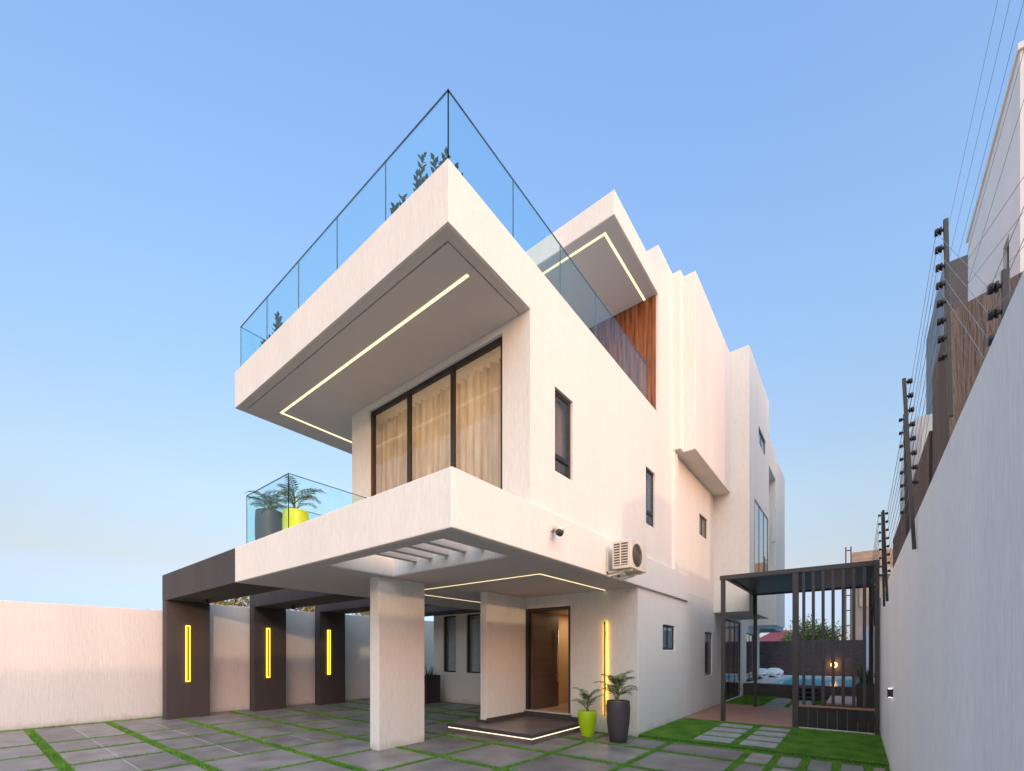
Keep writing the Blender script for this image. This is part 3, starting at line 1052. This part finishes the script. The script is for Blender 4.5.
# ================================================================== PLANTS
def frond(mb, base, az, length, lift, droop, nl, leafl, seed, stems):
    r_ = random.Random(seed)
    pts = []
    p = Vector(base)
    el_ = lift
    n_ = 10
    for i in range(n_ + 1):
        pts.append(p.copy())
        d = Vector((math.cos(az) * math.cos(el_), math.sin(az) * math.cos(el_), math.sin(el_)))
        p = p + d * length / n_
        el_ -= droop / n_ * (0.4 + 1.2 * i / n_)
    stems.tube(pts, [.008 * (1 - .75 * i / n_) for i in range(n_ + 1)], 5)
    for k in range(nl):
        t = .22 + .78 * (k + .5) / nl
        i = min(int(t * n_), n_ - 1)
        q = pts[i].lerp(pts[i + 1], t * n_ - i)
        d = (pts[i + 1] - pts[i]).normalized()
        side = d.cross(Vector((0, 0, 1))).normalized()
        up = side.cross(d)
        ll = leafl * math.sin(math.pi * (.18 + .75 * t)) * r_.uniform(.85, 1.15)
        for s_ in (-1, 1):
            tip = q + side * s_ * ll * .72 + d * ll * .62 + up * ll * r_.uniform(-.05, .25) - Vector((0, 0, ll * .28))
            mid = q.lerp(tip, .45) + up * ll * .10
            wv = d * leafl * .055
            mb.quad(q - wv * .4, q + wv * .4, mid + wv, mid - wv)
            mb.quad(mid - wv, mid + wv, tip)

def pot_profile(rt, rb, h, bulge=1.12):
    return [(0.001, 0), (rb * .96, 0), (rb, .01), (rb * 1.12, h * .2), ((rb + rt) / 2 * bulge, h * .5), (rt * 1.04, h * .8), (rt, h * .985), (rt * .985, h), (rt * .9, h), (rt * .88, h * .93), (0.001, h * .93)]

def potted_palm(x, y, z, rt, rb, h, potm, lb, nf, fl, seed, leafl=.16, canes=3, group=None, filler='pebble', lift=(48, 82)):
    t = thing('potted_palm', lb, 'potted plant', (x, y, z), group)
    MB().lathe([(r_, z + zz) for r_, zz in pot_profile(rt, rb, h)], 40, (x, y)).build('pot', potm, t, smooth=True)
    # mound of stones or soil
    MB().lathe([(.001, z + h * .925), (rt * .89, z + h * .94), (rt * .6, z + h * .965), (.001, z + h * .975)], 24, (x, y)).build('topping', filler, t, smooth=True)
    r_ = random.Random(seed)
    lm, sm = MB(), MB()
    for c_ in range(canes):
        a0 = r_.uniform(0, 6.28)
        bx, by = x + math.cos(a0) * rt * .2, y + math.sin(a0) * rt * .2
        hh = fl * r_.uniform(.25, .5)
        hh = fl * (.08 + .55 * c_ / canes)
        topp = (bx + r_.uniform(-.03, .03), by + r_.uniform(-.03, .03), z + h * .95 + hh)
        sm.tube([(bx, by, z + h * .93), topp], [.014, .010], 6)
        n_ = nf // canes
        for k in range(n_):
            frond(lm, topp, a0 + 6.28 * k / n_ + r_.uniform(-.4, .4), fl * r_.uniform(.75, 1.1), R(r_.uniform(*lift)), R(r_.uniform(60, 115)), 16, leafl, seed * 50 + c_ * 10 + k, sm)
    st__ = sm.build('stem', 'stem', t, smooth=True)
    lm.build('foliage', 'leaf', t)
    return t
potted_palm(-3.83, 7.12, 0, .165, .115, .46, 'lime', 'small palm in a lime green pot beside the entrance platform', 10, .42, 11, .13, canes=2)
potted_palm(-3.17, 6.98, 0, .195, .145, .70, 'darkpot', 'feathery palm in a tall dark pot at the corner right of the entrance', 12, .50, 12, .17, canes=3)
potted_palm(-7.62, 3.22, 2.98, .20, .17, .86, 'darkpot', 'palm in a dark pot behind the left glass of the first floor terrace', 15, .40, 23, .13, canes=3, filler='soil', lift=(25, 70))
potted_palm(-6.70, 3.22, 2.98, .18, .15, .68, 'yellow', 'palm in a bright yellow pot on the first floor terrace corner', 15, .52, 24, .15, canes=3, filler='soil', lift=(18, 62))

# sword leaved plants in tall box planters
def sword_plant(x, y, z0, hx_, hy_, h, lb, seed, leaves=16, ll=.5, spread=.9, matl='leafdark'):
    t = thing('planter', lb, 'planter', (x, y, z0))
    q = MB().box(x - hx_, x + hx_, y - hy_, y + hy_, z0, z0 + h)
    o = q.build('box', 'charcoal', t)
    carve(o, [(x - hx_ + .03, x + hx_ - .03, y - hy_ + .03, y + hy_ - .03, z0 + h - .05, z0 + h + .1)])
    MB().box(x - hx_ + .031, x + hx_ - .031, y - hy_ + .031, y + hy_ - .031, z0 + h - .049, z0 + h - .025).build('topping', 'pebble', t)
    r_ = random.Random(seed)
    lm = MB()
    for k in range(leaves):
        az = r_.uniform(0, 6.28)
        tilt = r_.uniform(.1, spread)
        L_ = ll * r_.uniform(.6, 1.1)
        b0 = Vector((x + r_.uniform(-.5, .5) * hx_, y + r_.uniform(-.5, .5) * hy_, z0 + h - .03))
        d = Vector((math.cos(az) * math.sin(tilt), math.sin(az) * math.sin(tilt), math.cos(tilt)))
        s_ = d.cross(Vector((0, 0, 1))).normalized() * .028
        prev = (b0 - s_, b0 + s_)
        p = b0
        for i in range(1, 6):
            f_ = i / 5
            p = p + (d + Vector((0, 0, -.22 * f_ * spread))).normalized() * L_ / 5
            w_ = s_ * (1.2 - f_ * 1.15)
            cur = (p - w_, p + w_)
            lm.quad(prev[0], prev[1], cur[1], cur[0])
            prev = cur
    lm.build('foliage', matl, t)
    return t
sword_plant(-10.22, 8.95, 0, .21, .28, .84, 'tall charcoal planter with arching green leaves before the tall windows', 3, 14, .42, 1.1)
sword_plant(.16, 12.2, .05, .15, .32, .80, 'dark box planter with upright green leaves against the right wall', 8, 30, .50, .45)

# cactus-like succulents on the roof terrace
def succulent(x, y, h, lb, seed, lean=0):
    z0 = 6.141
    t = thing('succulent', lb, 'succulent', (x, y, z0), 'succulents behind the roof terrace glass')
    MB().lathe([(r_, z0 + zz) for r_, zz in pot_profile(.11, .085, .30)], 20, (x, y)).build('pot', 'darkpot', t, smooth=True)
    r_ = random.Random(seed)
    lm, sm = MB(), MB()
    for c_ in range(3):
        az = r_.uniform(0, 6.28)
        tl = r_.uniform(.05, .3)
        d = Vector((math.cos(az) * math.sin(tl) + lean * .2, math.sin(az) * math.sin(tl), math.cos(tl))).normalized()
        b0 = Vector((x + r_.uniform(-.04, .04), y + r_.uniform(-.04, .04), z0 + .27))
        Lc = (h - .27) * r_.uniform(.75, 1.0)
        sm.tube([b0, b0 + d * Lc], [.012, .006], 6)
        nn = int(Lc / .018)
        for k in range(nn):
            q = b0 + d * (Lc * (k + 1) / nn)
            a0 = k * 2.4
            u_ = Vector((math.cos(a0), math.sin(a0), .75)).normalized()
            w_ = u_.cross(d).normalized() * .026
            l_ = .115 * (1 - .35 * k / nn)
            lm.quad(q, q + u_ * l_ * .5 + w_, q + u_ * l_, q + u_ * l_ * .5 - w_)
    sm.build('stem', 'stem', t)
    lm.build('foliage', 'leafdark', t)
SX = [(-3.42, 3.35, .60, 'dark succulent nearest the front corner of the roof terrace glass'),
      (-3.72, 3.42, 1.06, 'tallest dark succulent behind the roof glass by the front corner post'),
      (-4.07, 3.42, 1.10, 'dark feathery succulent behind the roof glass, second from the corner'),
      (-4.34, 3.40, .90, 'bushy dark succulent behind the roof glass just left of the first joint'),
      (-7.50, 3.35, 1.05, 'small green succulent at the left end of the roof glass, rightmost of three'),
      (-7.80, 3.35, .90, 'small green succulent at the left end of the roof glass, middle of three'),
      (-7.98, 3.30, .72, 'small green succulent at the left end of the roof glass, lowest of three')]
for i, (x, y, h_, lb) in enumerate(SX):
    succulent(x, y, h_, lb, 30 + i)

# ================================================================== FITTINGS ON THE FACADE
XB = -3.031
t = thing('air_conditioner', 'aged white air conditioning unit on a bracket on the side facade', 'air conditioner', (XB, 6.45, 2.76))
ax0, ax1, ay0, ay1, az0, az1 = -2.90, -2.60, 6.17, 6.78, 2.77, 3.20
MB().box(ax0, ax1, ay0, ay1, az0, az1).build('casing', 'acwhite', t, bevel=.012)
g = MB().box(ax0 + .035, ax1 - .05, ay0 - .004, ay0 + .001, az0 + .05, az1 - .05)
g.build('side_recess', 'acgrille', t)
g = MB()
for k in range(9):
    z = az0 + .06 + k * .04
    g.box(ax0 + .035, ax1 - .05, ay0 - .012, ay0 - .005, z, z + .014)
g.box((ax0 + ax1) / 2 - .02, (ax0 + ax1) / 2, ay0 - .014, ay0 - .006, az0 + .05, az1 - .05)
g.build('side_grille', 'acwhite', t)
g = MB().tube([(ax1 + .001, 6.39, 2.985), (ax1 + .006, 6.39, 2.985)], .17, 28)
g.build('fan_recess', 'acgrille', t)
g = MB()
for k in range(7):
    rr = .03 + k * .023
    pts = [(ax1 + .014, 6.39 + rr * math.cos(2 * math.pi * i / 28), 2.985 + rr * math.sin(2 * math.pi * i / 28)) for i in range(29)]
    g.tube(pts, .0035, 4, False)
for k in range(6):
    a0 = math.pi * k / 6
    g.tube([(ax1 + .012, 6.39 - .175 * math.cos(a0), 2.985 - .175 * math.sin(a0)), (ax1 + .012, 6.39 + .175 * math.cos(a0), 2.985 + .175 * math.sin(a0))], .004, 4)
g.build('fan_guard', 'acgrille', t)
for y in (6.27, 6.68):
    g = MB().box(XB + .001, ax1 - .02, y - .015, y + .015, az0 - .03, az0 - .002).box(XB + .001, XB + .03, y - .015, y + .015, az0 - .03, az0 + .32)
    g.obox((XB + .15, y, az0 - .055), (.13, 0, .02), (0, .010, 0), (-.006, 0, .012))
    g.build('bracket', 'acwhite', t)
MB().tube([(XB + .02, 6.9, 3.25), (XB + .03, 6.85, 3.05), (ax0 + .08, 6.80, 2.92), (ax0 + .1, 6.782, 2.9)], .016, 8).build('pipe', 'acwhite', t, smooth=True)

t = thing('security_camera', 'small white bracketed dome security camera on the facade above the entrance soffit', 'security camera', (XB, 4.75, 3.1))
MB().box(XB, XB + .02, 4.66, 4.76, 3.05, 3.14).box(XB + .02, XB + .07, 4.68, 4.73, 3.07, 3.11).build('bracket', 'acwhite', t, bevel=.006)
MB().tube([(XB + .07, 4.70, 3.08), (XB + .12, 4.69, 3.05), (XB + .16, 4.67, 3.02)], [.035, .045, .042], 14).build('housing', 'acwhite', t, smooth=True)
MB().tube([(XB + .13, 4.65, 3.01), (XB + .17, 4.63, 2.985), (XB + .19, 4.62, 2.975)], [.044, .044, .02], 14).build('lens_dome', 'insulator', t, smooth=True)

# ================================================================== SECURITY FENCE POSTS
def fpost(bx, by, z0, z1, lean, lb, n_=8, side=-1, r=.010, first=.05, gap=None):
    t = thing('fence_post', lb, 'fence post', (bx, by, z0), 'security fence posts along the right wall')
    d = Vector((lean, 0, z1 - z0))
    Ld = d.length
    dn = d.normalized()
    c0 = Vector((bx, by, z0)) + d / 2
    MB().obox(c0, Vector((1, 0, 0)) * r, (0, r, 0), dn * Ld / 2).build('post', 'black', t, bevel=.002)
    gap = gap or (Ld * .72) / n_
    ends = []
    for k in range(n_):
        p = Vector((bx, by, z0)) + dn * (Ld - first - k * gap)
        q = MB()
        s_ = side
        p0 = p + Vector((s_ * r, 0, 0))
        q.tube([p0, p0 + Vector((s_ * .006, 0, 0)), p0 + Vector((s_ * .007, 0, 0)), p0 + Vector((s_ * .014, 0, 0)), p0 + Vector((s_ * .015, 0, 0)), p0 + Vector((s_ * .021, 0, 0)), p0 + Vector((s_ * .034, 0, 0))],
               [.008, .008, .019, .019, .012, .019, .016], 12)
        q.build('insulator', 'insulator', t, smooth=False)
        ends.append(p0 + Vector((s_ * .028, 0, 0)))
    return ends
eA = fpost(.425, 2.36, 2.40, 2.89, 0, 'nearest fence post with thick insulators, in front of the rough brown wall', 4, r=.010, gap=.095)
eB = fpost(.40, 3.31, 2.77, 3.84, -.02, 'tall fence post with eight insulators in front of the brown wall', 8, gap=.098)
eC = fpost(.33, 4.28, 2.25, 3.50, -.055, 'leaning fence post fixed to the wall face, third from the near end', 8, side=1, r=.011, first=.03, gap=.105)
eD = fpost(.42, 6.1, 2.45, 3.98, -.02, 'slim fence post standing behind the wall just beyond the leaning one', 8, r=.015)
eE = fpost(.33, 7.75, 2.2, 3.43, -.04, 'nearer one of the paired fence posts above the pergola corner', 8, side=1, r=.014)
eG = fpost(.33, 8.6, 2.2, 3.62, -.02, 'farther one of the paired fence posts above the pergola corner', 8, side=-1, r=.014)
eH = fpost(.33, 12.6, 2.1, 3.3, -.03, 'small far fence post seen through the pergola corner', 8, r=.02)
wi = MB()
for k in range(8):
    if k < 4:
        wi.tube([eB[k], eA[k]], .0010, 4)
        wi.tube([eA[k], eA[k] + Vector((.02, -3.0, -.15))], .0010, 4)
    else:
        wi.tube([eB[k], eB[k] + Vector((.05, -2.4, -.9))], .0010, 4)
    wi.tube([eB[k], eC[min(k, 7)]], .0012, 4)
    wi.tube([eC[k], eE[k]], .002, 4)
    wi.tube([eE[k], eG[k]], .002, 4)
    wi.tube([eG[k], eH[k]], .003, 4)
tag(wi.build('fence_wires', 'wire'), 'thin steel security wires strung between the wall top fence posts', 'fence wires')
for i, (xx, zz) in enumerate([(1.0, 7.37), (1.0, 6.9), (1.0, 6.45), (1.0, 6.07), (1.0, 5.7)]):
    lb = ['highest overhead cable, farthest left against the blue sky', 'second highest overhead cable against the blue sky', 'third overhead cable passing just left of the tall white building',
          'fourth overhead cable crossing the edge of the white building', 'fifth overhead cable crossing the upper white building wall',
          'sixth overhead cable crossing the white building near its window', 'lowest overhead cable crossing the white building'][i]
    pts = []
    for k in range(25):
        y = 1.5 + k * 1.6
        pts.append((xx + .0, y, zz + .05 * math.sin(y * .3) * 0))
    tag(MB().tube(pts, .0017, 5).build('overhead_cable', 'powerwire'), lb, 'cable', 'overhead cables along the right side')

# ================================================================== NEIGHBOURS ON THE RIGHT
t = thing('neighbour_building', 'tall white neighbouring building with one narrow window, upper right', 'building', (6, 11, 0))
o = MB().box(2.0, 11, 10.24, 14.26, -.06, 10.85).build('wall', 'whitebuild', t)
carve(o, [(1.9, 2.12, 10.87, 11.25, 7.75, 8.5)])
f_ = MB().box(2.05, 2.10, 10.87, 10.91, 7.75, 8.5).box(2.05, 2.10, 11.21, 11.25, 7.75, 8.5).box(2.05, 2.10, 10.91, 11.21, 7.75, 7.79).box(2.05, 2.10, 10.91, 11.21, 8.46, 8.5).build('window', 'black', t)
MB().box(2.07, 2.08, 10.9, 11.22, 7.78, 8.47).build('glass_pane', 'winglass', f_)
MB().box(2.095, 2.115, 10.89, 11.23, 7.77, 8.48).build('blind', 'paleblind', f_)
MB().box(1.97, 11.02, 10.20, 14.28, 10.85, 10.95).build('parapet', 'whitebuild', t)
t = thing('neighbour_building', 'dark grey neighbouring block with blue grey side behind the white building', 'building', (6, 19, 0))
MB().box(2.003, 9, 17.71, 21.5, -.06, 12.76).build('front_wall', 'darkbuild', t)
MB().box(1.98, 2.0, 17.72, 21.56, -.06, 12.7).build('side_wall', 'bluebuild', t)
t = thing('neighbour_building', 'pale white block beyond the dark grey one along the right wall', 'building', (4, 20, 0))
MB().box(1.0, 1.95, 11.5, 16.9, -.06, 6.0).build('wall', 'whitebuild', t)
MB().box(1.3, 1.95, 16.9, 22.0, -.06, 8.2).build('rear_wall', 'whitebuild', t)
# rough brown block with a sloping top
t = thing('brown_building', 'rough brown rendered neighbouring wall with sloping top above the right wall', 'building', (1.5, 6, 0))
q = MB()
x0, x1, y0, y1 = .62, 4.0, 5.2, 6.25
q.v = [(x0, y0, 0), (x1, y0, 0), (x1, y1, 0), (x0, y1, 0), (x0, y0, 4.38), (x1, y0, 5.4), (x1, y1, 5.4), (x0, y1, 4.38)]
q.f = [(3, 2, 1, 0), (4, 5, 6, 7), (0, 1, 5, 4), (1, 2, 6, 5), (2, 3, 7, 6), (3, 0, 4, 7)]
q.build('wall', 'roughbrown', t)
tag(MB().box(.56, .76, -3, 12.0, -.06, 2.75).box(.60, .80, 6.3, 12.0, 2.75, 3.82).build('garden_wall', 'roughbrown'), 'low rough brown wall running just behind the white right wall', 'wall')

# unfinished concrete building far behind
t = thing('concrete_building', 'unfinished grey concrete building with brick top behind the pergola', 'building', (1, 32, 0))
MB().box(-.25, 3.5, 30.0, 34, -.06, 5.6).build('wall', 'concrete', t)
MB().box(-.30, 3.5, 29.9, 34, 5.6, 5.95).build('floor_slab', 'coping', t)
MB().box(-.22, 3.5, 30.02, 30.3, 5.95, 6.95).build('brick_parapet', 'redbrick', t)
for x in (.15, .75):
    MB().box(x, x + .38, 29.96, 30.01, 4.0, 5.3).build('shutter', 'shutter', t)
g = MB()
for x in (-.42, -.20):
    g.tube([(x, 29.6, 0), (x, 29.6, 7.2)], .035, 6)
for k in range(9):
    g.tube([(-.42, 29.6, .6 + k * .8), (-.20, 29.6, .6 + k * .8)], .03, 6)
tag(g.build('scaffold', 'brownmetal'), 'thin dark scaffold ladder standing beside the unfinished concrete building', 'scaffold')

# red roofed house behind the pool wall
t = thing('neighbour_house', 'low house with a red hipped roof beyond the dark pool wall', 'house', (-4.8, 42, 0))
MB().box(-7.0, -2.2, 40.5, 46, -.06, 1.9).build('wall', 'whitebuild', t)
q = MB()
q.v = [(-7.6, 40, 1.9), (-1.7, 40, 1.9), (-1.7, 46.4, 1.9), (-7.6, 46.4, 1.9), (-5.4, 43, 3.45), (-4.5, 43, 3.45)]
q.f = [(0, 1, 5, 4), (1, 2, 5), (2, 3, 4, 5), (3, 0, 4), (3, 2, 1, 0)]
q.build('roof', 'redroof', t)

# ================================================================== TREES
def tree(x, y, h, cr, lb, seed, leafm='treeleaf', nclump=26, nleaf=150, lsize=.16, group=None, crz=.75):
    t = thing('tree', lb, 'tree', (x, y, 0), group)
    r_ = random.Random(seed)
    rg = np.random.default_rng(seed)
    tr = MB()
    th_ = h - cr * crz
    tr.tube([(x, y, -.06), (x + .05, y, th_ * .5), (x, y + .05, th_)], [.16, .12, .09], 8)
    lv = MB()
    for k in range(nclump):
        u_ = r_.uniform(-1, 1)
        a0 = r_.uniform(0, 6.28)
        rr = cr * r_.uniform(.35, 1.0)
        s_ = math.sqrt(1 - u_ * u_)
        c0 = Vector((x + rr * s_ * math.cos(a0), y + rr * s_ * math.sin(a0), h - cr * crz + rr * u_ * crz))
        if k % 3 == 0:
            tr.tube([(x, y, th_ * .8), tuple(Vector((x, y, th_)).lerp(c0, .5) + Vector((0, 0, .1))), tuple(c0)], [.06, .035, .012], 5)
        sg = cr * r_.uniform(.14, .24)
        N = rg.normal(0, 1, (nleaf, 3)) * sg
        for d in N:
            p = c0 + Vector(d)
            u1 = Vector(rg.normal(0, 1, 3)).normalized()
            u2 = u1.cross(Vector(rg.normal(0, 1, 3))).normalized()
            l_ = lsize * r_.uniform(.6, 1.2)
            lv.quad(p - u1 * l_ * .5, p + u2 * l_ * .25, p + u1 * l_ * .5, p - u2 * l_ * .25)
    tr.build('trunk', 'bark', t)
    lv.build('crown', leafm, t)
    return t
tree(-2.1, 35, 3.5, 1.6, 'rounded green tree beyond the dark wall, seen through the fence bars', 3, nclump=46, nleaf=170)
tree(-3.3, 37, 2.9, .8, 'smaller green tree between the red roof and the rounded tree', 4)
tree(-6.2, 36, 3.1, 1.0, 'green tree beyond the dark wall beside the house corner', 5)
LBT = ['yellowing tree beyond the left wall, between first and second carport pier', 'yellowing tree beyond the left wall, between second and third carport pier',
       'yellowing tree beyond the left wall, between third carport pier and white column', 'yellowing tree beyond the left wall, mostly behind the second carport pier']
for i, (x, y, h_) in enumerate([(-17.6, 6.2, 3.9), (-17.8, 9.1, 3.9), (-18.0, 12.2, 3.9), (-17.5, 7.7, 3.7)]):
    tree(x, y, h_, 1.35, LBT[i], 20 + i, 'treegold', 22, 130, .13, 'trees beyond the left wall', .65)
